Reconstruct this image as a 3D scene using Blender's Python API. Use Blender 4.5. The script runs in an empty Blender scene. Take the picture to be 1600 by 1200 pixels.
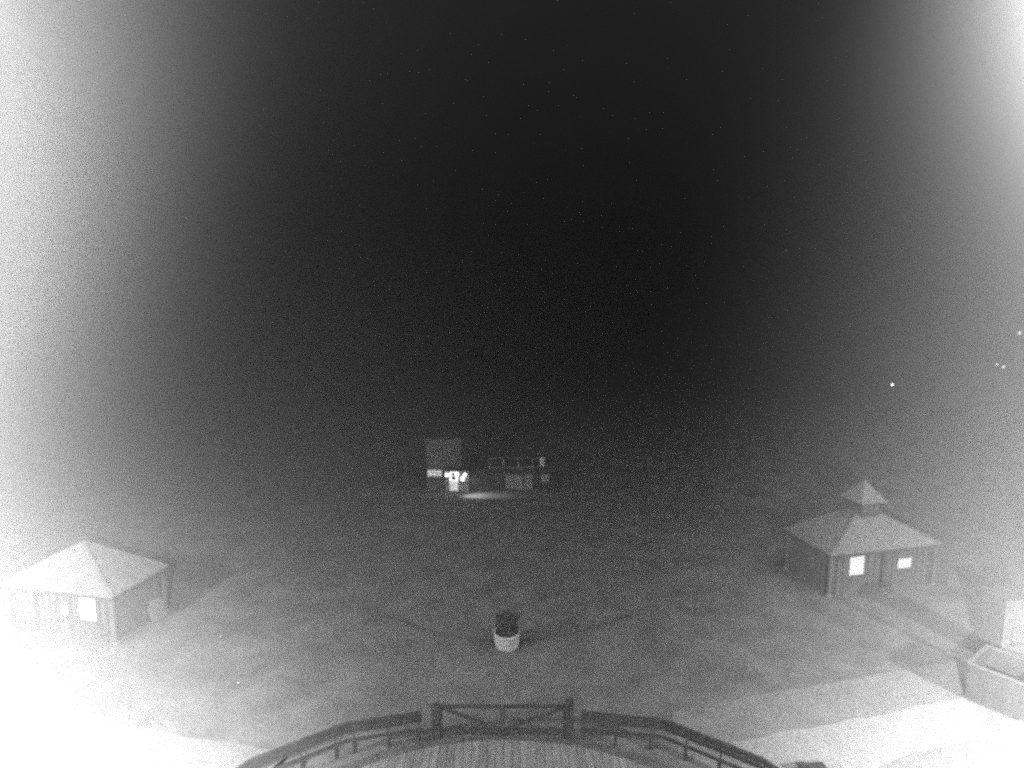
import bpy, bmesh, math, random
from mathutils import Vector, Matrix, noise
random.seed(7)
R = math.radians
sc = bpy.context.scene
COL = sc.collection

# ------------------------------------------------------------------ camera
cd = bpy.data.cameras.new('camera')
cd.sensor_width = 36.0; cd.lens = 22.5
cd.clip_start = 0.1; cd.clip_end = 3000
cam = bpy.data.objects.new('camera', cd); COL.objects.link(cam)
cd.dof.use_dof = True; cd.dof.focus_distance = 3.6; cd.dof.aperture_fstop = 1.4   # the lens is focused a little short
cam.location = (0, 0, 17.0); cam.rotation_euler = (R(90 - 8.0), 0, 0)
sc.camera = cam

# ------------------------------------------------------------------ night sky, exposure
EXPO = 6.0
K = 1.0 / 2 ** EXPO            # night radiances: everything that gives off light is scaled by this
w = bpy.data.worlds.new('World'); sc.world = w; w.use_nodes = True
bg = w.node_tree.nodes['Background']
bg.inputs[0].default_value = (1, 1, 1, 1); bg.inputs[1].default_value = 0.026 * K
sc.view_settings.view_transform = 'Standard'; sc.view_settings.look = 'None'
sc.view_settings.gamma = 1.0; sc.view_settings.exposure = EXPO
sc.view_settings.use_curve_mapping = False
sc.cycles.use_denoising = False      # the sampling grain stands in for the night camera's own
sc.cycles.use_adaptive_sampling = False
sc.cycles.volume_bounces = 0
sc.cycles.max_bounces = 4; sc.cycles.diffuse_bounces = 2
sc.cycles.sample_clamp_indirect = 4 * K; sc.cycles.sample_clamp_direct = 6 * K
sc.cycles.use_light_tree = True
sc.render.dither_intensity = 2.0

# floodlights beside the frame, all but the first pair added for edge glow: position, radiant intensity, azimuth, elevation, half cone
FLOODS_AND_FILLS = [((-24.9, 11.8, 13.85), 6800, 0.47, -0.95, 1.41),
          ((31.05, 3.1, 14.3), 98000, 1.99, -1.54, 1.40),
          ((-9.0, 6.2, 16.95), 206000, -1.49, 0.28, 1.33),
          ((23.35, 24.4, 29.7), 586000, 1.43, 0.36, 1.21),
          ((-5.25, 3.45, 14.85), 69300, -1.54, -0.66, 1.25),
          ((6.75, 2.2, 12.15), 63000, 1.43, -0.11, 1.40),
          ((-13.0, -2.35, 18.6), 17400, -0.73, 0.30, 1.03),
          ((9.85, -7.85, 19.95), 47700, 1.53, 0.45, 1.48)]
def spot(name, loc, inten, az, el, half, radius=0.12, blend=1.0):
    l = bpy.data.lights.new(name, 'SPOT'); l.energy = inten * 4 * math.pi * K
    l.spot_size = min(2 * half, R(179)); l.spot_blend = blend; l.shadow_soft_size = radius
    o = bpy.data.objects.new(name, l); COL.objects.link(o); o.location = loc
    d = Vector((math.sin(az) * math.cos(el), math.cos(az) * math.cos(el), math.sin(el)))
    o.rotation_euler = d.to_track_quat('-Z', 'Y').to_euler()
    return o, d

# ------------------------------------------------------------------ materials (the picture is monochrome infrared)
def mat(name, g, rough=0.9, var=0.25, scale=3.0, bump=0.0, bscale=20.0, stretch=None, spec=0.2):
    m = bpy.data.materials.new(name); m.use_nodes = True
    nt = m.node_tree; b = nt.nodes['Principled BSDF']
    b.inputs['Roughness'].default_value = rough
    b.inputs['Specular IOR Level'].default_value = spec
    tc = nt.nodes.new('ShaderNodeTexCoord'); src = tc.outputs['Object']
    if stretch:
        mp = nt.nodes.new('ShaderNodeMapping'); mp.inputs['Scale'].default_value = stretch
        nt.links.new(src, mp.inputs[0]); src = mp.outputs[0]
    n = nt.nodes.new('ShaderNodeTexNoise'); n.inputs['Scale'].default_value = scale
    n.inputs['Detail'].default_value = 6; n.inputs['Roughness'].default_value = 0.65
    nt.links.new(src, n.inputs['Vector'])
    cr = nt.nodes.new('ShaderNodeValToRGB')
    a, c = g * (1 - var), g * (1 + var)
    cr.color_ramp.elements[0].position = 0.3; cr.color_ramp.elements[1].position = 0.7
    cr.color_ramp.elements[0].color = (a, a, a, 1); cr.color_ramp.elements[1].color = (c, c, c, 1)
    nt.links.new(n.outputs['Fac'], cr.inputs[0]); nt.links.new(cr.outputs[0], b.inputs['Base Color'])
    if bump:
        n2 = nt.nodes.new('ShaderNodeTexNoise'); n2.inputs['Scale'].default_value = bscale
        n2.inputs['Detail'].default_value = 4; nt.links.new(src, n2.inputs['Vector'])
        bp = nt.nodes.new('ShaderNodeBump'); bp.inputs['Strength'].default_value = bump
        nt.links.new(n2.outputs['Fac'], bp.inputs['Height']); nt.links.new(bp.outputs[0], b.inputs['Normal'])
    return m
def emit(name, s, g=0.8):
    m = bpy.data.materials.new(name); m.use_nodes = True
    b = m.node_tree.nodes['Principled BSDF']
    b.inputs['Base Color'].default_value = (g, g, g, 1)
    b.inputs['Emission Color'].default_value = (1, 1, 1, 1); b.inputs['Emission Strength'].default_value = s * K
    m.cycles.emission_sampling = 'NONE'
    return m
def grain(m, amount, scale):
    # fine gravel grain over the broad patches
    nt = m.node_tree; b = nt.nodes['Principled BSDF']; src = b.inputs['Base Color'].links[0].from_socket
    tc = nt.nodes.new('ShaderNodeTexCoord'); n = nt.nodes.new('ShaderNodeTexNoise'); n.inputs['Scale'].default_value = scale
    n.inputs['Detail'].default_value = 3; n.inputs['Roughness'].default_value = 0.7; nt.links.new(tc.outputs['Object'], n.inputs['Vector'])
    mr = nt.nodes.new('ShaderNodeMapRange'); mr.inputs['From Min'].default_value = .3; mr.inputs['From Max'].default_value = .7
    mr.inputs['To Min'].default_value = 1 - amount; mr.inputs['To Max'].default_value = 1 + amount; nt.links.new(n.outputs['Fac'], mr.inputs['Value'])
    mx = nt.nodes.new('ShaderNodeMix'); mx.data_type = 'RGBA'; mx.blend_type = 'MULTIPLY'; mx.inputs[0].default_value = 1
    nt.links.new(src, mx.inputs[6]); nt.links.new(mr.outputs[0], mx.inputs[7]); nt.links.new(mx.outputs[2], b.inputs['Base Color'])
M = dict(
    ground=mat('ground_gravel', 0.078, 1.0, 0.28, 0.5, 0.25, 6.0, spec=0.05),
    path=mat('pale_paving', 0.105, 1.0, 0.15, 0.8, 0.3, 8.0, spec=0.05),
    slab=mat('concrete_slab', 0.15, 0.95, 0.12, 1.5, 0.2, 12.0, spec=0.1),
    deck=mat('deck_wood', 0.27, 0.9, 0.35, 2.0, 0.3, 6.0, (6, 0.5, 6)),
    border=mat('dark_deck_border', 0.042, 0.9, 0.3, 2.0, 0.2),
    dark=mat('dark_stained_wood', 0.02, 0.85, 0.3, 3.0, 0.2, 10.0),
    seat=mat('pale_seat_wood', 0.07, 0.85, 0.25, 3.0, 0.2),
    roof=mat('felt_roof', 0.066, 0.95, 0.12, 1.2, 0.25, 14.0),
    wall=mat('kiosk_boards', 0.042, 0.9, 0.3, 1.2, 0.3, 8.0, (6, 6, 0.4)),
    post=mat('kiosk_post_wood', 0.048, 0.9, 0.2, 2.0),
    trim=mat('kiosk_trim', 0.026, 0.9, 0.2, 2.0),
    stone=mat('pale_stone', 0.08, 0.95, 0.15, 4.0, 0.3),
    render=mat('pale_render', 0.05, 0.95, 0.08, 1.0, 0.15),
    white=mat('white_paint', 0.33, 0.7, 0.06, 3.0),
    band=mat('grey_band', 0.17, 0.6, 0.1, 3.0),
    kerb=mat('dark_edging', 0.045, 0.95, 0.2, 3.0),
    soil=mat('soil', 0.02, 1.0, 0.3, 6.0, 0.5),
    leaf=mat('dark_leaves', 0.028, 0.8, 0.4, 4.0),
    bark=mat('bark', 0.06, 0.95, 0.3, 6.0),
    steel=mat('grey_steel', 0.02, 0.6, 0.2, 2.0, spec=0.4),
    inner=mat('bin_inside', 0.02, 0.9, 0.3, 2.0),
    facade=mat('far_facade', 0.05, 0.95, 0.15, 1.0),
    fdark=mat('far_dark_timber', 0.025, 0.9, 0.3, 2.0),
    fpale=mat('far_pale_panel', 0.13, 0.9, 0.1, 2.0),
    glassd=mat('dark_glass', 0.03, 0.2, 0.1, 2.0, spec=0.5),
    pane_r=emit('window_light_right', 0.42, .3), pane_r2=emit('window_light_right_small', 0.30, .3),
    pane_l=emit('window_light_left', 1.05), pane_l2=emit('window_light_left_small', 0.9),
    lamp=emit('lamp_glow', 40.0), far=emit('far_lamp_glow', 60.0), farw=emit('far_lamp_weak', 3.2), farv=emit('far_lamp_faint', 0.7),
    fwin=emit('far_window_light', 0.42), door=emit('far_door_glow', 0.55), lamplit=emit('far_lamplit_glow', 2.6), spark=emit('marker_light', 0.7))

for k_ in ('ground', 'path', 'slab'): grain(M[k_], 0.22, 7.0)
grain(M['roof'], 0.25, 6.0); grain(M['wall'], 0.3, 6.0)

# ------------------------------------------------------------------ builders
def tag(o, label=None, cat=None, group=None, kind=None):
    if label: o['label'] = label
    if cat: o['category'] = cat
    if group: o['group'] = group
    if kind: o['kind'] = kind
    return o
def empty(name, loc, rz=0.0, label=None, cat=None, group=None):
    o = bpy.data.objects.new(name, None); COL.objects.link(o); o.empty_display_size = 0.3
    o.location = loc; o.rotation_euler = (0, 0, rz)
    return tag(o, label, cat, group)
def mesh(name, bm, m, parent=None, smooth=False):
    bmesh.ops.recalc_face_normals(bm, faces=bm.faces)
    me = bpy.data.meshes.new(name); bm.to_mesh(me); bm.free()
    if smooth:
        for p in me.polygons: p.use_smooth = True
    me.materials.append(m)
    o = bpy.data.objects.new(name, me); COL.objects.link(o)
    if parent: o.parent = parent
    return o
def box(bm, x0, x1, y0, y1, z0, z1, mtx=None, bev=0.0):
    r = bmesh.ops.create_cube(bm, size=1.0); vs = r['verts']
    for v in vs:
        v.co = Vector((x0 + (v.co.x + .5) * (x1 - x0), y0 + (v.co.y + .5) * (y1 - y0), z0 + (v.co.z + .5) * (z1 - z0)))
    if bev:
        es = list({e for v in vs for e in v.link_edges})
        rb = bmesh.ops.bevel(bm, geom=es, offset=bev, segments=1, affect='EDGES')
        vs = list({v for f in rb['faces'] for v in f.verts} | {v for v in vs if v.is_valid})
    if mtx:
        for v in vs: v.co = mtx @ v.co
def bx(name, m, parent, x0, x1, y0, y1, z0, z1, mtx=None, bev=0.0):
    bm = bmesh.new(); box(bm, x0, x1, y0, y1, z0, z1, mtx, bev); return mesh(name, bm, m, parent)
def bar(bm, a, b, wdt, hgt, up=Vector((0, 0, 1))):
    a, b = Vector(a), Vector(b); d = b - a; L = d.length; d.normalize()
    s = d.cross(up)
    if s.length < 1e-4: s = Vector((1, 0, 0))
    s.normalize(); u = s.cross(d)
    mt = Matrix((( d.x, s.x, u.x, a.x), (d.y, s.y, u.y, a.y), (d.z, s.z, u.z, a.z), (0, 0, 0, 1)))
    box(bm, 0, L, -wdt / 2, wdt / 2, -hgt / 2, hgt / 2, mt, min(wdt, hgt) * 0.08)
def barobj(name, m, parent, a, b, wdt, hgt):
    bm = bmesh.new(); bar(bm, a, b, wdt, hgt); return mesh(name, bm, m, parent)
def lathe(bm, prof, n=28, cx=0, cy=0):
    rings = []
    for r, z in prof:
        rings.append([bm.verts.new((cx + r * math.cos(2 * math.pi * i / n), cy + r * math.sin(2 * math.pi * i / n), z)) for i in range(n)])
    for a, b in zip(rings, rings[1:]):
        for i in range(n): bm.faces.new((a[i], a[(i + 1) % n], b[(i + 1) % n], b[i]))
    bm.faces.new(rings[0][::-1]); bm.faces.new(rings[-1])
def tube(name, m, parent, a, b, r0, r1=None, n=12):
    r1 = r0 if r1 is None else r1
    a, b = Vector(a), Vector(b); q = (b - a).to_track_quat('Z', 'Y'); L = (b - a).length
    bm = bmesh.new(); lathe(bm, [(r0, 0), (r1, L)], n)
    for v in bm.verts: v.co = q @ v.co + a
    return mesh(name, bm, m, parent, False)

# ------------------------------------------------------------------ terrain
def sstep(a, b, x):
    t = min(1, max(0, (x - a) / (b - a))); return t * t * (3 - 2 * t)
def gz(x, y):
    z = 30.0 * math.exp(-((x - 95) ** 2 + (y - 205) ** 2) / 2450.0)
    d = math.hypot(x, y - 30)
    z += 14.0 * sstep(180, 600, d) * (0.6 + noise.noise(Vector((x / 150, y / 150, 0))))
    z += 0.035 * noise.noise(Vector((x * .35, y * .35, 3))) * (1 if y < 40 else 3) * sstep(29, 34, y)
    return z
def axis(lo, hi, fine_lo, fine_hi, fine, growth=1.25):
    v = []; x = fine_lo
    while x < fine_hi: v.append(x); x += fine
    v.append(fine_hi); s = fine
    while v[-1] < hi: s *= growth; v.append(min(hi, v[-1] + s))
    s = fine; pre = []
    x = fine_lo
    while x > lo: s *= growth; x = max(lo, x - s); pre.append(x)
    return pre[::-1] + v
xs = axis(-700, 700, -45, 45, 0.9); ys = axis(-60, 800, 10, 75, 0.9)
bm = bmesh.new()
grid = [[bm.verts.new((x, y, gz(x, y))) for x in xs] for y in ys]
for j in range(len(ys) - 1):
    for i in range(len(xs) - 1):
        bm.faces.new((grid[j][i], grid[j][i + 1], grid[j + 1][i + 1], grid[j + 1][i]))
tag(mesh('ground', bm, M['ground'], None, True), kind='structure')

def sheet(name, pts, z, th, m):
    q = []                                            # worn, slightly ragged edges
    for (a, b) in zip(pts, pts[1:] + pts[:1]):
        n = max(1, int(math.hypot(b[0] - a[0], b[1] - a[1]) / 0.45))
        for i in range(n):
            x_, y_ = a[0] + (b[0] - a[0]) * i / n, a[1] + (b[1] - a[1]) * i / n
            q.append((x_ + 0.13 * noise.noise(Vector((x_ * 1.3, y_ * 1.3, 1))) + random.uniform(-.03, .03), y_ + 0.16 * noise.noise(Vector((x_ * 1.3, y_ * 1.3, 9))) + random.uniform(-.03, .03)))
    pts = q
    bm = bmesh.new()
    top = [bm.verts.new((x, y, z)) for x, y in pts]; bot = [bm.verts.new((x, y, z - th)) for x, y in pts]
    bm.faces.new(top); bm.faces.new(bot[::-1]); n = len(pts)
    for i in range(n): bm.faces.new((top[i], bot[i], bot[(i + 1) % n], top[(i + 1) % n]))
    bmesh.ops.triangulate(bm, faces=[f for f in bm.faces if len(f.verts) > 4])
    return tag(mesh(name, bm, m), kind='structure')
def ring(a0, a1, r, n=24):
    return [(DC[0] + r * math.sin(R(a0 + (a1 - a0) * i / n)), DC[1] + r * math.cos(R(a0 + (a1 - a0) * i / n))) for i in range(n + 1)]
DC = (-0.25, 12.2); DR = 10.3
# paved forecourts that lead off right and left of the deck
sheet('path', [(6.5, 24.2), (10.4, 25.3), (15.5, 26.5), (21.0, 27.9), (27.0, 29.0), (30, 22), (24, 8), (10.6, 10), (10.3, 16.0), (9.3, 19.6), (6.2, 21.7)], 0.010, 0.3, M['path'])
sheet('pavement', [(8.4, 22.35), (14.3, 23.8), (19.0, 25.02), (19.66, 24.26), (18.0, 22.72), (16.9, 22.3), (14.1, 21.45), (12, 20.4), (10.6, 19.2), (9.0, 20.4)], 0.022, 0.2, M['slab'])
sheet('path', [(-8.2, 21.8), (-13.8, 22.95), (-20, 24.2), (-30, 26), (-34, 14), (-20, 5), (-10.8, 10), (-10.8, 16), (-9.6, 19.6)], 0.010, 0.3, M['path'])

# low dark edging curving away from the planter tub on both sides
def kerb(pts):
    bm = bmesh.new()
    for (a, b) in zip(pts, pts[1:]):
        bar(bm, (a[0], a[1], 0.03), (b[0], b[1], 0.03), 0.16, 0.16)
    tag(mesh('kerb', bm, M['kerb']), kind='structure')
def arcpts(p0, p1, p2, n=9):
    return [((1 - t) ** 2 * p0[0] + 2 * t * (1 - t) * p1[0] + t * t * p2[0], (1 - t) ** 2 * p0[1] + 2 * t * (1 - t) * p1[1] + t * t * p2[1]) for t in [i / n for i in range(n + 1)]]
kerb(arcpts((-0.95, 29.45), (-3.6, 29.7), (-6.9, 32.0)))
kerb(arcpts((0.45, 29.45), (3.2, 29.7), (6.5, 32.1)))

# ------------------------------------------------------------------ round deck
deck = empty('timber_deck', (DC[0], DC[1], 0), 0, 'round timber deck of pale boards with a dark curved border', 'deck')
bm = bmesh.new(); lathe(bm, [(DR - .1, 0.0), (DR - .1, 0.11)], 72); mesh('substructure', bm, M['border'], deck)
bw = 0.30; x = -DR + 0.35; k = 0
while x + bw < DR - 0.3:
    xm = max(abs(x), abs(x + bw)); L = math.sqrt((DR - 0.42) ** 2 - min(xm, DR - .5) ** 2)
    x0, x1 = x, x + bw - 0.018
    def lim(q): return math.sqrt(max(0.01, (DR - 0.20) ** 2 - q * q))
    bm = bmesh.new(); zt = 0.15 + random.uniform(-.004, .004)
    v = [bm.verts.new(c) for c in ((x0, -9.0 if abs(x) < 3 else -lim(x0), zt), (x1, -9.0 if abs(x) < 3 else -lim(x1), zt), (x1, lim(x1), zt), (x0, lim(x0), zt))]
    f = bm.faces.new(v); e = bmesh.ops.extrude_face_region(bm, geom=[f])
    for g in e['geom']:
        if isinstance(g, bmesh.types.BMVert): g.co.z -= 0.035
    g = 0.27 * random.uniform(0.72, 1.25)
    mm = M['deck'] if k % 5 else M['deck']
    mesh('plank', bm, mm, deck); x += bw; k += 1
# a few tones for the boards: each board has its own weathering
tones = [mat('deck_wood_%s' % n, gg, 0.9, 0.35, 2.0, 0.3, 6.0, (6, 0.5, 6)) for n, gg in (('bleached', 0.115), ('grey', 0.10), ('brown', 0.085), ('worn', 0.107))]
for o in deck.children:
    if o.name.startswith('plank'): o.data.materials[0] = random.choice(tones)
nseg = 40
for i in range(nseg):
    a0, a1 = 360 * i / nseg, 360 * (i + 1) / nseg - 0.15
    bm = bmesh.new(); q = []
    for a, r in ((a0, DR - .18), (a1, DR - .18), (a1, DR + .22), (a0, DR + .22)):
        q.append(bm.verts.new((r * math.sin(R(a)), r * math.cos(R(a)), 0.17)))
    f = bm.faces.new(q); e = bmesh.ops.extrude_face_region(bm, geom=[f])
    for g in e['geom']:
        if isinstance(g, bmesh.types.BMVert): g.co.z -= 0.17
    mesh('border_board', bm, M['border'], deck)

# ------------------------------------------------------------------ railings round the deck
def railing(pts, legs, label):
    """pts: line of the railing from the gate outwards; two wide boards on top, a thin rail below"""
    t = empty('curved_railing', (pts[0][0], pts[0][1], 0), 0, label, 'railing', 'railings curving round the deck')
    o = Vector((pts[0][0], pts[0][1], 0)); U = Vector((0, 0, 1))
    P = [Vector((x, y, 0)) - o for x, y in pts]
    cen = Vector((DC[0], DC[1], 0)) - o
    nor = [(p - cen).normalized() for p in P]
    for i in range(len(P) - 1):
        a, b = P[i], P[i + 1]; d = (b - a).normalized() * .004
        barobj('lower_rail', M['dark'], t, a + d + U * .56, b - d + U * .56, .09, .10)
        barobj('back_board', M['dark'], t, a + d + nor[i] * .085 + U * .875, b - d + nor[i + 1] * .085 + U * .875, .04, .165)
        barobj('back_board', M['dark'], t, a + d + nor[i] * .105 + U * 1.06, b - d + nor[i + 1] * .105 + U * 1.06, .04, .165)
        barobj('top_rail', M['dark'], t, a + d + nor[i] * .13 + U * 1.165, b - d + nor[i + 1] * .13 + U * 1.165, .15, .035)
    for (i, f) in legs:
        p = P[i].lerp(P[i + 1], f); n = nor[i].lerp(nor[i + 1], f)
        barobj('post', M['dark'], t, p + n * .01 + U * -.02, p + n * .01 + U * .505, .11, .11)
        barobj('upright', M['dark'], t, p + n * .07 + U * .45, p + n * .155 + U * 1.14, .05, .05)
    return t
railing([(-3.42, 22.36), (-6.15, 21.72), (-8.85, 19.90), (-10.5, 17.5)],
      [(0, .04), (0, .45), (0, .90), (1, .12), (1, .5), (1, .92), (2, .5)],
      'curved dark railing left of the gate, along the deck edge')
railing([(2.62, 22.38), (5.65, 21.92), (8.55, 19.90), (10.2, 17.5)],
      [(0, .04), (0, .43), (0, .86), (1, .25), (1, .6), (1, .95), (2, .5)],
      'curved dark railing right of the gate, along the deck edge')

# ------------------------------------------------------------------ double gate
gx0, gx1, gy = -2.92, 2.20, 22.42
gate = empty('double_gate', ((gx0 + gx1) / 2, gy, 0), 0, 'dark double gate with diagonal braces between the two curved railings', 'gate')
hw = (gx1 - gx0) / 2
bx('post', M['dark'], gate, -hw - .14, -hw + .16, -.13, .13, 0, 1.52, None, .015)
bx('post', M['dark'], gate, hw - .17, hw + .15, -.13, .13, 0, 1.72, None, .015)
for s in (-1, 1):
    a = s * (hw - 0.20); c = s * 0.035
    barobj('top_rail', M['dark'], gate, (a, 0, 1.46), (c, 0, 1.46), 0.07, 0.14)
    barobj('bottom_rail', M['dark'], gate, (a, 0, 0.46), (c, 0, 0.46), 0.07, 0.15)
    barobj('stile', M['dark'], gate, (s * 0.05, 0, .20), (s * 0.05, 0, 1.52), 0.06, 0.07)
    barobj('stile', M['dark'], gate, (s * (hw - .23), 0, .22), (s * (hw - .23), 0, 1.55), 0.06, 0.10)
    barobj('diagonal_brace', M['dark'], gate, (s * (hw - .28), -0.02, 1.39), (s * 0.12, -0.02, 0.53), 0.05, 0.14)
    bx('hinge', M['steel'], gate, min(s * (hw - .3), s * (hw - .16)), max(s * (hw - .3), s * (hw - .16)), -.06, -.045, 1.42, 1.48)
barobj('ground_bar', M['border'], gate, (-hw + .18, .02, .20), (hw - .18, .02, .20), .10, .05)

# ------------------------------------------------------------------ kiosks
def pyramid_roof(bm, x0, x1, y0, y1, z, ax, ay, az, th=0.10):
    c = [(x0, y0), (x1, y0), (x1, y1), (x0, y1)]
    lo = [bm.verts.new((x, y, z - th)) for x, y in c]; hi = [bm.verts.new((x, y, z)) for x, y in c]
    ap = bm.verts.new((ax, ay, az))
    for i in range(4):
        bm.faces.new((lo[i], lo[(i + 1) % 4], hi[(i + 1) % 4], hi[i])); bm.faces.new((hi[i], hi[(i + 1) % 4], ap))
    bm.faces.new(lo[::-1])
def kiosk(name, loc, rz, W, D, apex, label, cupola, wins, sgn):
    """origin at the front corner of the eaves; the front runs along sgn * x, the depth along y"""
    t = empty(name, (loc[0], loc[1], 0), rz, label, 'kiosk', 'kiosks with pyramid roofs')
    X = lambda a, b: (min(sgn * a, sgn * b), max(sgn * a, sgn * b))
    bm = bmesh.new(); x0, x1 = X(0, W); pyramid_roof(bm, x0, x1, 0, D, 2.62, sgn * W / 2, D / 2, apex)
    rf = mesh('roof', bm, M['roof'], t)
    for a, b in (((0, 0), (W, 0)), ((0, 0), (0, D)), ((W, 0), (W, D)), ((0, D), (W, D))):
        ix = 0.05; q0 = [min(max(a[0], ix), W - ix), min(max(a[1], ix), D - ix)]; q1 = [min(max(b[0], ix), W - ix), min(max(b[1], ix), D - ix)]
        barobj('fascia', M['trim'], rf, (sgn * q0[0], q0[1], 2.44), (sgn * q1[0], q1[1], 2.44), 0.035, 0.16)
    for cx, cy in ((0, 0), (W, 0), (W, D), (0, D)):                       # hip caps
        barobj('hip_cap', M['trim' if 0 else 'roof'], rf, (sgn * cx, cy, 2.635), (sgn * (W / 2 + (cx - W / 2) * .02), D / 2 + (cy - D / 2) * .02, apex + .01), 0.14, 0.035)
    # body: front wall built from vertical boards round the windows
    wy = 0.34; i0 = 0.40
    # front wall: rectangles around openings, cut from the list of windows
    cuts = sorted(wins)
    segs = []; cur = i0
    for (u0, u1, z0, z1, pm) in cuts:
        segs.append((cur, u0, 0.0, 2.46)); segs.append((u0, u1, 0.0, z0)); segs.append((u0, u1, z1, 2.46)); cur = u1
    segs.append((cur, W - i0, 0.0, 2.46))
    bm = bmesh.new()
    for u0, u1, z0, z1 in segs:
        if z1 - z0 > 0.02:
            a, b = X(u0, u1); box(bm, a, b, wy, wy + .08, z0, z1)
    mesh('front_wall', bm, M['wall'], t)
    for xa in (i0, W - i0 - .08):
        a, b = X(xa, xa + .08); bx('side_wall', M['wall'], t, a, b, wy + .083, D - .36, 0, 2.46)
    a, b = X(i0, W - i0); bx('rear_wall', M['wall'], t, a, b, D - .355, D - .28, 0, 2.46)
    a, b = X(i0 + .09, W - i0 - .09); bx('floor', M['trim'], t, a, b, wy + .09, D - .37, .01, .08)
    u = i0 + .30                                                             # cover battens
    while u < W - i0 - .1:
        if not any(c[0] - .08 < u < c[1] + .08 for c in cuts):
            a, b = X(u, u + .05); bx('batten', M['trim'], t, a, b, wy - .022, wy - .002, 0.12, 2.40)
        u += 0.42
    v = wy + .4
    while v < D - .6:
        a, b = X(i0 - .022, i0 - .002); bx('batten', M['trim'], t, a, b, v, v + .05, .12, 2.40); v += .42
    for (u0, u1, z0, z1, pm) in cuts:
        a, b = X(u0, u1)
        wn = bx('window', M[pm], t, a + .03, b - .03, wy + .025, wy + .045, z0 + .03, z1 - .03)
        bm = bmesh.new(); e = .035
        box(bm, a - e, b + e, wy - .03, wy + .02, z1 - .03, z1 + e); box(bm, a - e, b + e, wy - .03, wy + .02, z0 - e, z0 + .03)
        box(bm, a - e, a + .03, wy - .03, wy + .02, z0 + .03, z1 - .03); box(bm, b - .03, b + e, wy - .03, wy + .02, z0 + .03, z1 - .03)
        mesh('frame', bm, M['post'], wn)
        bx('sill', M['post'], wn, a - .12, b + .12, wy - .16, wy - .032, z0 - .085, z0 - .04)
    mid = .5 if cupola else .72
    for px_, py_ in ((.20, .20), (W * mid, .20), (W - .20, .20), (W - .20, D - .20), (.20, D - .20)):
        if px_ == W * mid: a, b = X(px_ - .06, px_ + .06); bx('post', M['trim'], t, a, b, py_ - .06, py_ + .06, .18, 2.36, None, .01)
        else: a, b = X(px_ - .09, px_ + .09); bx('post', M['post'], t, a, b, py_ - .09, py_ + .09, .18, 2.36, None, .012)
        a, b = X(px_ - .13, px_ + .13); bx('post_foot', M['stone'], t, a, b, py_ - .13, py_ + .13, 0, .18, None, .02)
    if cupola:
        cx, cy = W / 2, D / 2
        a, b = X(cx - .62, cx + .62)
        bm = bmesh.new(); box(bm, a, b, cy - .62, cy + .62, apex - .8, apex + .34)
        cu = mesh('cupola', bm, M['trim'], t)
        for q in (-.38, 0, .38):
            bm = bmesh.new(); box(bm, sgn * cx + q - .14, sgn * cx + q + .14, cy - .65, cy - .622, apex - .25, apex + .25); mesh('louvre', bm, M['wall'], cu)
        bm = bmesh.new(); pyramid_roof(bm, sgn * cx - .88, sgn * cx + .88, cy - .88, cy + .88, apex + .40, sgn * cx, cy, apex + 1.55, .08)
        mesh('cupola_roof', bm, M['roof'], cu)
    return t
kiosk('cupola_kiosk', (17.78, 34.0), R(13.2), 7.5, 4.15, 4.55, 'kiosk on the right, pyramid roof topped by a small cupola',
      True, [(1.55, 2.62, 1.03, 2.20, 'pane_r'), (4.85, 5.88, 1.10, 1.78, 'pane_r2')], 1)
kiosk('plain_kiosk', (-19.19, 28.99), R(-12), 6.7, 3.7, 4.40, 'kiosk on the left in the glare, plain pyramid roof without cupola',
      False, [(1.35, 2.35, 1.02, 2.22, 'pane_l'), (3.0, 3.5, 1.20, 1.66, 'pane_l2')], -1)
# round-topped board leaning on the left kiosk's side
bm = bmesh.new(); n = 14; pr_ = [(-.52, 0), (.52, 0), (.52, .75)] + [(.52 * math.cos(math.pi * i / n), .75 + .42 * math.sin(math.pi * i / n)) for i in range(1, n)] + [(-.52, .75)]
A = [bm.verts.new((-.025, a, b)) for a, b in pr_]; B = [bm.verts.new((.025, a, b)) for a, b in pr_]
bm.faces.new(A); bm.faces.new(B[::-1])
for i in range(len(pr_)): bm.faces.new((A[i], B[i], B[(i + 1) % len(pr_)], A[(i + 1) % len(pr_)]))
lb = mesh('leaning_board', bm, M['stone']); lb.location = (-18.62, 31.75, 0.0); lb.rotation_euler = (0, R(-11), R(-12))
tag(lb, 'pale round-topped board leaning on the side of the left kiosk', 'board')

# ------------------------------------------------------------------ planter tub with a dark shrub
tx, ty = -0.25, 29.08
tub = empty('planter_tub', (tx, ty, 0), 0, 'white round planter tub in the middle of the yard', 'planter')
bm = bmesh.new(); lathe(bm, [(.50, 0), (.56, .06), (.60, .35), (.61, .70), (.64, .72), (.64, .78), (.55, .78), (.54, .66)], 32); mesh('shell', bm, M['white'], tub, True)
bm = bmesh.new(); lathe(bm, [(.60, .36), (.622, .365), (.625, .43), (.60, .435)], 32); mesh('band', bm, M['band'], tub, True)
bm = bmesh.new(); lathe(bm, [(.535, .60), (.535, .67)], 24); mesh('soil', bm, M['soil'], tub)
sh = empty('clipped_shrub', (tx, ty, .67), 0, 'dark clipped shrub growing in the white tub', 'shrub')
for q in range(5):
    a = q * 1.3; tube('stem', M['bark'], sh, (.12 * math.cos(a), .12 * math.sin(a), 0), (.36 * math.cos(a), .36 * math.sin(a), .9), .025, .012, 7)
bm = bmesh.new()
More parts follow.
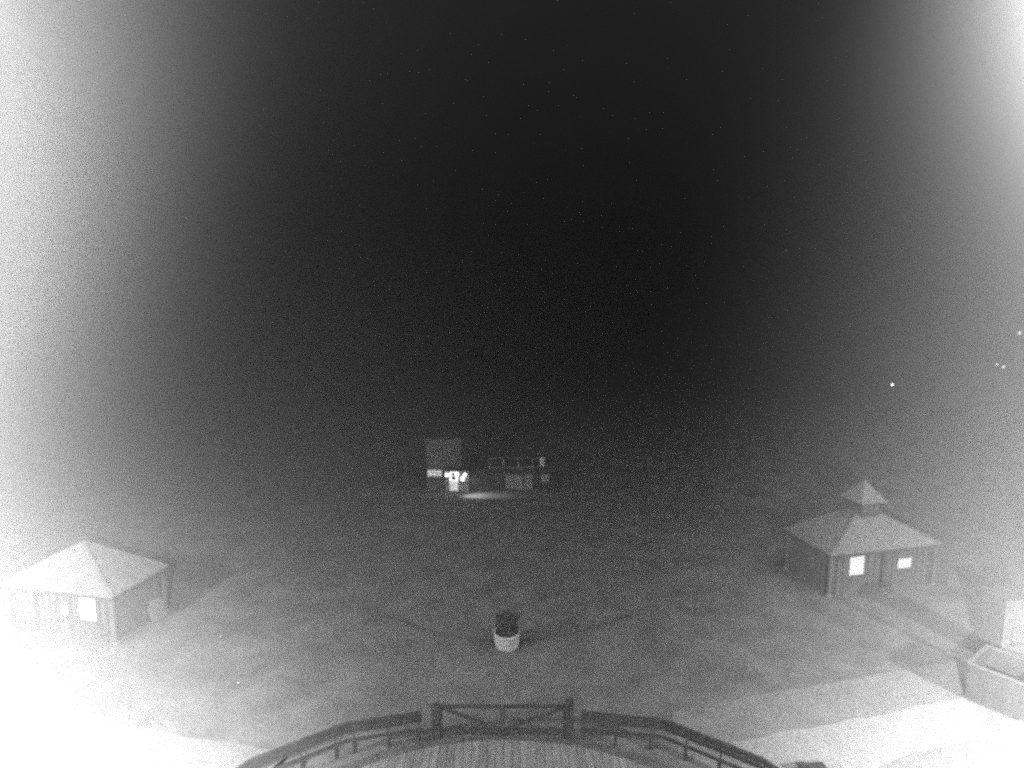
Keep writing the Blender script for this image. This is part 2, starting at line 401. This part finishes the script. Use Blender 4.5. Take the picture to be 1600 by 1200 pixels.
for q in range(2600):
    a = random.uniform(0, 2 * math.pi); zz = random.uniform(0.04, 0.98)
    rr = (.50 + .10 * noise.noise(Vector((math.cos(a) * 2, math.sin(a) * 2, zz * 3)))) * (1 - .35 * max(0, zz - .85)) * random.random() ** .35
    p = Vector((rr * math.cos(a) * 1.08, rr * math.sin(a), zz)); d = Vector((random.gauss(0, 1), random.gauss(0, 1), random.gauss(0, .7))).normalized()
    e = d.orthogonal().normalized(); s = random.uniform(.035, .06)
    vs = [bm.verts.new(p + d * s), bm.verts.new(p + e * s * .5), bm.verts.new(p - d * s), bm.verts.new(p - e * s * .5)]
    bm.faces.new(vs)
mesh('foliage', bm, M['leaf'], sh)

# ------------------------------------------------------------------ right edge: open container, pale outbuilding, dark block
ct = empty('open_container', (19.19, 25.02, 0), R(-53), 'grey open-topped steel container at the right edge by the pale wall', 'container')
L_, W_, H_ = 2.0, 2.2, 1.62      # local x runs towards the camera, local y away to the right
z0 = .12
bx('side_panel', M['steel'], ct, 0, L_, 0, .06, z0, H_); bx('side_panel', M['steel'], ct, 0, L_, W_ - .06, W_, z0, H_)
bx('end_panel', M['steel'], ct, L_ - .06, L_, .063, W_ - .063, z0, H_); bx('end_panel', M['steel'], ct, 0, .06, .063, W_ - .063, z0, H_)
bx('floor', M['inner'], ct, .063, L_ - .063, .063, W_ - .063, z0, z0 + .06)
for a, b, c, d in ((-.05, L_ + .05, -.05, .08), (-.05, L_ + .05, W_ - .08, W_ + .05), (-.05, .08, .083, W_ - .083), (L_ - .08, L_ + .05, .083, W_ - .083)):
    bx('rim', M['post'], ct, a, b, c, d, H_ + .002, H_ + .07)
for q in (.1, .65, 1.25, 1.85): bx('rib', M['steel'], ct, q, q + .07, -.045, -.002, z0 + .02, H_ - .03)
for q in (.15, L_ - .35): bx('skid', M['inner'], ct, q, q + .2, .1, W_ - .1, 0, z0 - .002)

ob = empty('ticket_booth', (22.5, 27.45, 0), R(6), 'pale rendered booth standing behind the open container, right edge', 'booth')
bx('wall', M['render'], ob, 0, 1.5, 0, 1.3, 0, 3.1); bx('roof', M['render'], ob, -.1, 1.6, -.1, 1.4, 3.102, 3.22, None, .02)
bx('plinth', M['slab'], ob, -.04, 1.54, -.04, 1.34, 0, .22)
hb = bx('hatch', M['render'], ob, .45, 1.15, -.045, -.005, 1.1, 1.9); bx('ledge', M['render'], hb, .4, 1.2, -.2, -.047, 1.03, 1.09)

bk = empty('low_chest', (10.75, 20.45, 0.02), R(8), 'dark low wooden chest beyond the end of the right railing', 'chest')
bx('body', M['dark'], bk, -.42, .42, -.35, .35, 0, .30, None, .012); bx('lid', M['dark'], bk, -.46, .46, -.39, .39, .305, .35, None, .012)

# ------------------------------------------------------------------ small marker lights in the ground
for (x, y, lab) in ((-14.5, 29.8, 'tiny ground marker light in front of the left kiosk'), (-12.0, 25.96, 'tiny ground marker light left of the railings')):
    mk = empty('marker_light', (x, y, 0), 0, lab, 'light', 'ground marker lights')
    bm = bmesh.new(); lathe(bm, [(.03, -.1), (.03, .09), (.05, .095), (.05, .11)], 10); mesh('stake', bm, M['steel'], mk)
    bm = bmesh.new(); lathe(bm, [(.03, .112), (.03, .13), (.012, .14)], 10); mesh('lens', bm, M['spark'], mk)

# ------------------------------------------------------------------ far lodge with the lit entrance
HS = 0.81; HX = HS; HY = 67.0 * HS; GZ = 0.0      # the far lodge is small and low
tower = empty('tall_house', (-7.35 * HS, HY, GZ), 0, 'tall narrow grey house behind the lamp-lit entrance, far centre', 'building')
bx('wall', M['facade'], tower, -1.85, 1.87, 0, 6, 0, 5.55)
bm = bmesh.new(); pyramid_roof(bm, -2.0, 2.02, -.1, 6.1, 5.72, 0, 3, 6.0, .15); mesh('roof', bm, M['fdark'], tower)
wn = bx('window', M['fwin'], tower, -1.75, -.25, -.05, -.005, 1.55, 2.2)
for q in (-1.27, -.76): bx('glazing_bar', M['facade'], wn, q, q + .05, -.075, -.052, 1.55, 2.2)
bx('sill', M['fpale'], wn, -1.85, -.15, -.14, -.008, 1.46, 1.54)
for q in (-1.2, .15, 1.0): bx('shutter', M['facade'], tower, q, q + .55, -.035, -.004, 3.4, 4.6)

pc = empty('entrance_porch', (-5.85 * HS, HY - 1.25 * HS, GZ), 0, 'small porch with glowing door under three bright lamps, far centre', 'porch')
bx('back_wall', M['fpale'], pc, -1.15, 1.2, .9, 1.0, 0, 2.25)
bx('roof', M['fdark'], pc, -1.25, 1.35, -.3, 1.05, 2.45, 2.58)
d_ = bx('door', M['door'], pc, -.85, .05, .84, .895, .02, 1.12)  # lamplight on the door is put in as its own glow
tr_ = bx('glowing_panel', M['lamplit'], pc, -.85, .05, .84, .895, 1.125, 2.1)  # upper door panel round the dark panes glows in place of lamplight
for z0_, z1_ in ((1.25, 1.62), (1.70, 2.0)): bx('pane', M['glassd'], tr_, -.62, -.18, .80, .838, z0_, z1_)
nb = bx('notice_board', M['lamplit'], pc, .35, .75, .84, .895, 1.1, 1.6)  # board glows by itself where the porch lamps would light it
for q in (-1.1, 1.2): bx('post', M['fpale'], pc, q - .05, q + .05, -.22, -.12, 0, 2.448)
for i, (x, z) in enumerate(((-6.85, 2.17), (-5.78, 2.22), (-4.95, 2.17))):
    g = empty('porch_lamp', (x * HS, HY - 1.75 * HS, GZ + z * HS), 0, ('left globe lamp on the far porch', 'middle globe lamp on the far porch above the notice', 'right globe lamp on the far porch, set apart')[i], 'lamp', 'globe lamps along the far porch')
    bm = bmesh.new(); bmesh.ops.create_icosphere(bm, subdivisions=2, radius=.19); mesh('globe', bm, M['lamp'], g, True)
    tube('bracket', M['fdark'], g, (0, .1, .19), (0, .15, .3), .025)
lp = bpy.data.lights.new('porch_light', 'SPOT'); lp.energy = 85 * 4 * math.pi * K; lp.spot_size = R(88); lp.spot_blend = .8; lp.shadow_soft_size = .15
lo = bpy.data.objects.new('porch_light', lp); COL.objects.link(lo); lo.location = (-4.3 * HS, HY - 2.3 * HS, GZ + 2.1 * HS)
lo.rotation_euler = (R(6), R(-26), 0); lo.scale = (1.7, .55, 1)       # a long flat pool of light to the right of the porch

wg = empty('low_wing', (0.0 * HS, HY, GZ), 0, 'long low dark building with railed roof terrace, right of the lit porch', 'building')
bx('wall', M['fdark'], wg, -4.6, 4.1, .2, 6, 0, 2.2); bx('roof', M['fdark'], wg, -4.7, 4.3, 0, 6.1, 2.205, 2.36)
for (a, b, z0_, z1_) in ((-.7, .2, .1, 1.65), (.28, 1.2, .1, 1.65), (1.28, 2.2, .1, 1.65), (3.1, 4.0, .85, 1.65)):
    wn = bx('window', M['fpale'], wg, a, b, .14, .195, z0_, z1_); bx('sill', M['fpale'], wn, a - .02, b + .02, .06, .138, z0_ - .06, z0_)
rl = empty('terrace_railing', (0, HY + .05 * HS, GZ + 2.362 * HS), 0, 'pale post and rail balustrade on the low far roof', 'railing')
for q in (-2.45, -.9, .65, 2.2): bx('post', M['fpale'], rl, q - .05, q + .05, 0, .1, 0, 1.12)
bx('post', M['white'], rl, 3.0, 3.5, 0, .12, .25, 1.2)
barobj('top_rail', M['fpale'], rl, (-2.4, .05, 1.16), (2.98, .05, 1.16), .08, .07); barobj('bottom_rail', M['fpale'], rl, (-2.4, .05, .12), (2.98, .05, .12), .08, .09)
for (x, h_, lab) in ((-12.5, 3.6, 'faint pale pole left of the far tall house, taller of two'), (-11.45, 3.0, 'faint pale pole left of the far tall house, shorter of two')):
    pl = empty('wooden_pole', (x * HS, HY, GZ), 0, lab, 'pole', 'poles left of the far house')
    tube('shaft', M['facade'], pl, (0, 0, -.3), (0, 0, h_), .11, .08); bx('cap', M['facade'], pl, -.14, .14, -.14, .14, h_, h_ + .08)

for o_ in list(COL.objects):
    if o_.parent is None and o_.name.split('.')[0] in ('tall_house', 'entrance_porch', 'porch_lamp', 'low_wing', 'terrace_railing', 'wooden_pole'): o_.scale = (HS, HS, HS)
# ------------------------------------------------------------------ distant street lamps on the slope to the right
def street_lamp(x, y, z, r, m, label):
    g = gz(x, y); t = empty('street_lamp', (x, y, g), 0, label, 'lamp', 'distant street lamps')
    h = z - g
    tube('pole', M['steel'], t, (0, .25, -.3), (0, .25, h + .3), .09, .05, 8)
    barobj('arm', M['steel'], t, (0, .25, h + .32), (0, -.05, h + .32), .05, .05)
    bm = bmesh.new(); lathe(bm, [(r * .45, -r), (r * .9, -r * .5), (r, 0), (r * .8, r * .6), (r * .3, r)], 12)
    for v in bm.verts: v.co.z += h
    mesh('globe', bm, m, t, True)
street_lamp(55.1, 91.8, 4.0, .17, M['far'], 'brightest distant lamp, alone above the right kiosk')
street_lamp(82.3, 108, 5.2, .16, M['farw'], 'distant lamp near the right edge, upper left of a close pair')
street_lamp(83.45, 108, 4.76, .17, M['far'], 'distant lamp near the right edge, lower of a close pair')
street_lamp(101.0, 127.5, 9.35, .36, M['farw'], 'blurred distant lamp at the very right edge of the picture')
street_lamp(79.8, 190, 29.5, .34, M['farv'], 'faintest distant lamp, high on the dark hill')

# ------------------------------------------------------------------ floodlights beside the view; those after the first pair are added to make the edge glow
labs = ['floodlight mast beyond the left kiosk, outside the frame', 'floodlight mast beyond the right path, outside the frame',
        'tall floodlight mast left of the viewpoint, outside the frame, added for edge glow', 'tall floodlight mast beyond the container, outside the frame, added for edge glow',
        'floodlight mast nearer the viewpoint on the left, outside the frame, added for edge glow', 'short floodlight mast right of the deck, outside the frame, added for edge glow',
        'floodlight mast behind the viewpoint on the left, outside the frame, added for edge glow', 'floodlight mast behind the viewpoint on the right, outside the frame, added for edge glow']
for i, (p, inten, az, el, half) in enumerate(FLOODS_AND_FILLS):
    o, d = spot('flood_or_fill_beam', p, inten, az, el, half, (0.6, 0.6, 0.25, 0.5, 0.25, 0.25, 0.25, 0.25)[i])
    t = empty('floodlight', (p[0], p[1], 0), 0, labs[i], 'floodlight', 'floodlights beside the view')
    q = d.to_track_quat('Y', 'Z').to_matrix().to_4x4(); loc = Vector((0, 0, p[2])) - d * .75
    mt = Matrix.Translation(loc) @ q
    hd = bx('housing', M['steel'], t, -.3, .3, -.22, 0, -.22, .22, mt, .02); hd.location = (0, 0, 0)
    bx('lens', M['white'], hd, -.26, .26, .003, .012, -.18, .18, mt)
    b = loc - d * .25
    tube('bracket', M['steel'], t, b, (b.x, b.y, b.z - .5), .05); tube('pole', M['steel'], t, (b.x, b.y, -.2), (b.x, b.y, b.z - .5), .14, .09)
bd = empty('viewpoint_building', (0, -1.6, 0), 0, 'tall building that the camera looks out from, outside the frame', 'building')
bx('wall', M['wall'], bd, -3.5, 3.5, -7, 0, 0, 19.5); bx('roof', M['roof'], bd, -3.8, 3.8, -7.3, .3, 19.503, 19.8)

# ------------------------------------------------------------------ night mist
bm = bmesh.new(); box(bm, -720, 720, -70, 820, -14, 52)
hz = mesh('haze', bm, M['ground']); hz.data.materials.clear(); tag(hz, kind='stuff')
hm = bpy.data.materials.new('night_mist'); hm.use_nodes = True; nt = hm.node_tree
nt.nodes.remove(nt.nodes['Principled BSDF'])
pv = nt.nodes.new('ShaderNodeVolumePrincipled'); pv.inputs['Color'].default_value = (.98, .98, .98, 1)
pv.inputs['Density'].default_value = 0.0133; pv.inputs['Anisotropy'].default_value = 0.50
hm.cycles.volume_sampling = 'EQUIANGULAR'
nt.links.new(pv.outputs[0], nt.nodes['Material Output'].inputs['Volume']); hz.data.materials.append(hm)
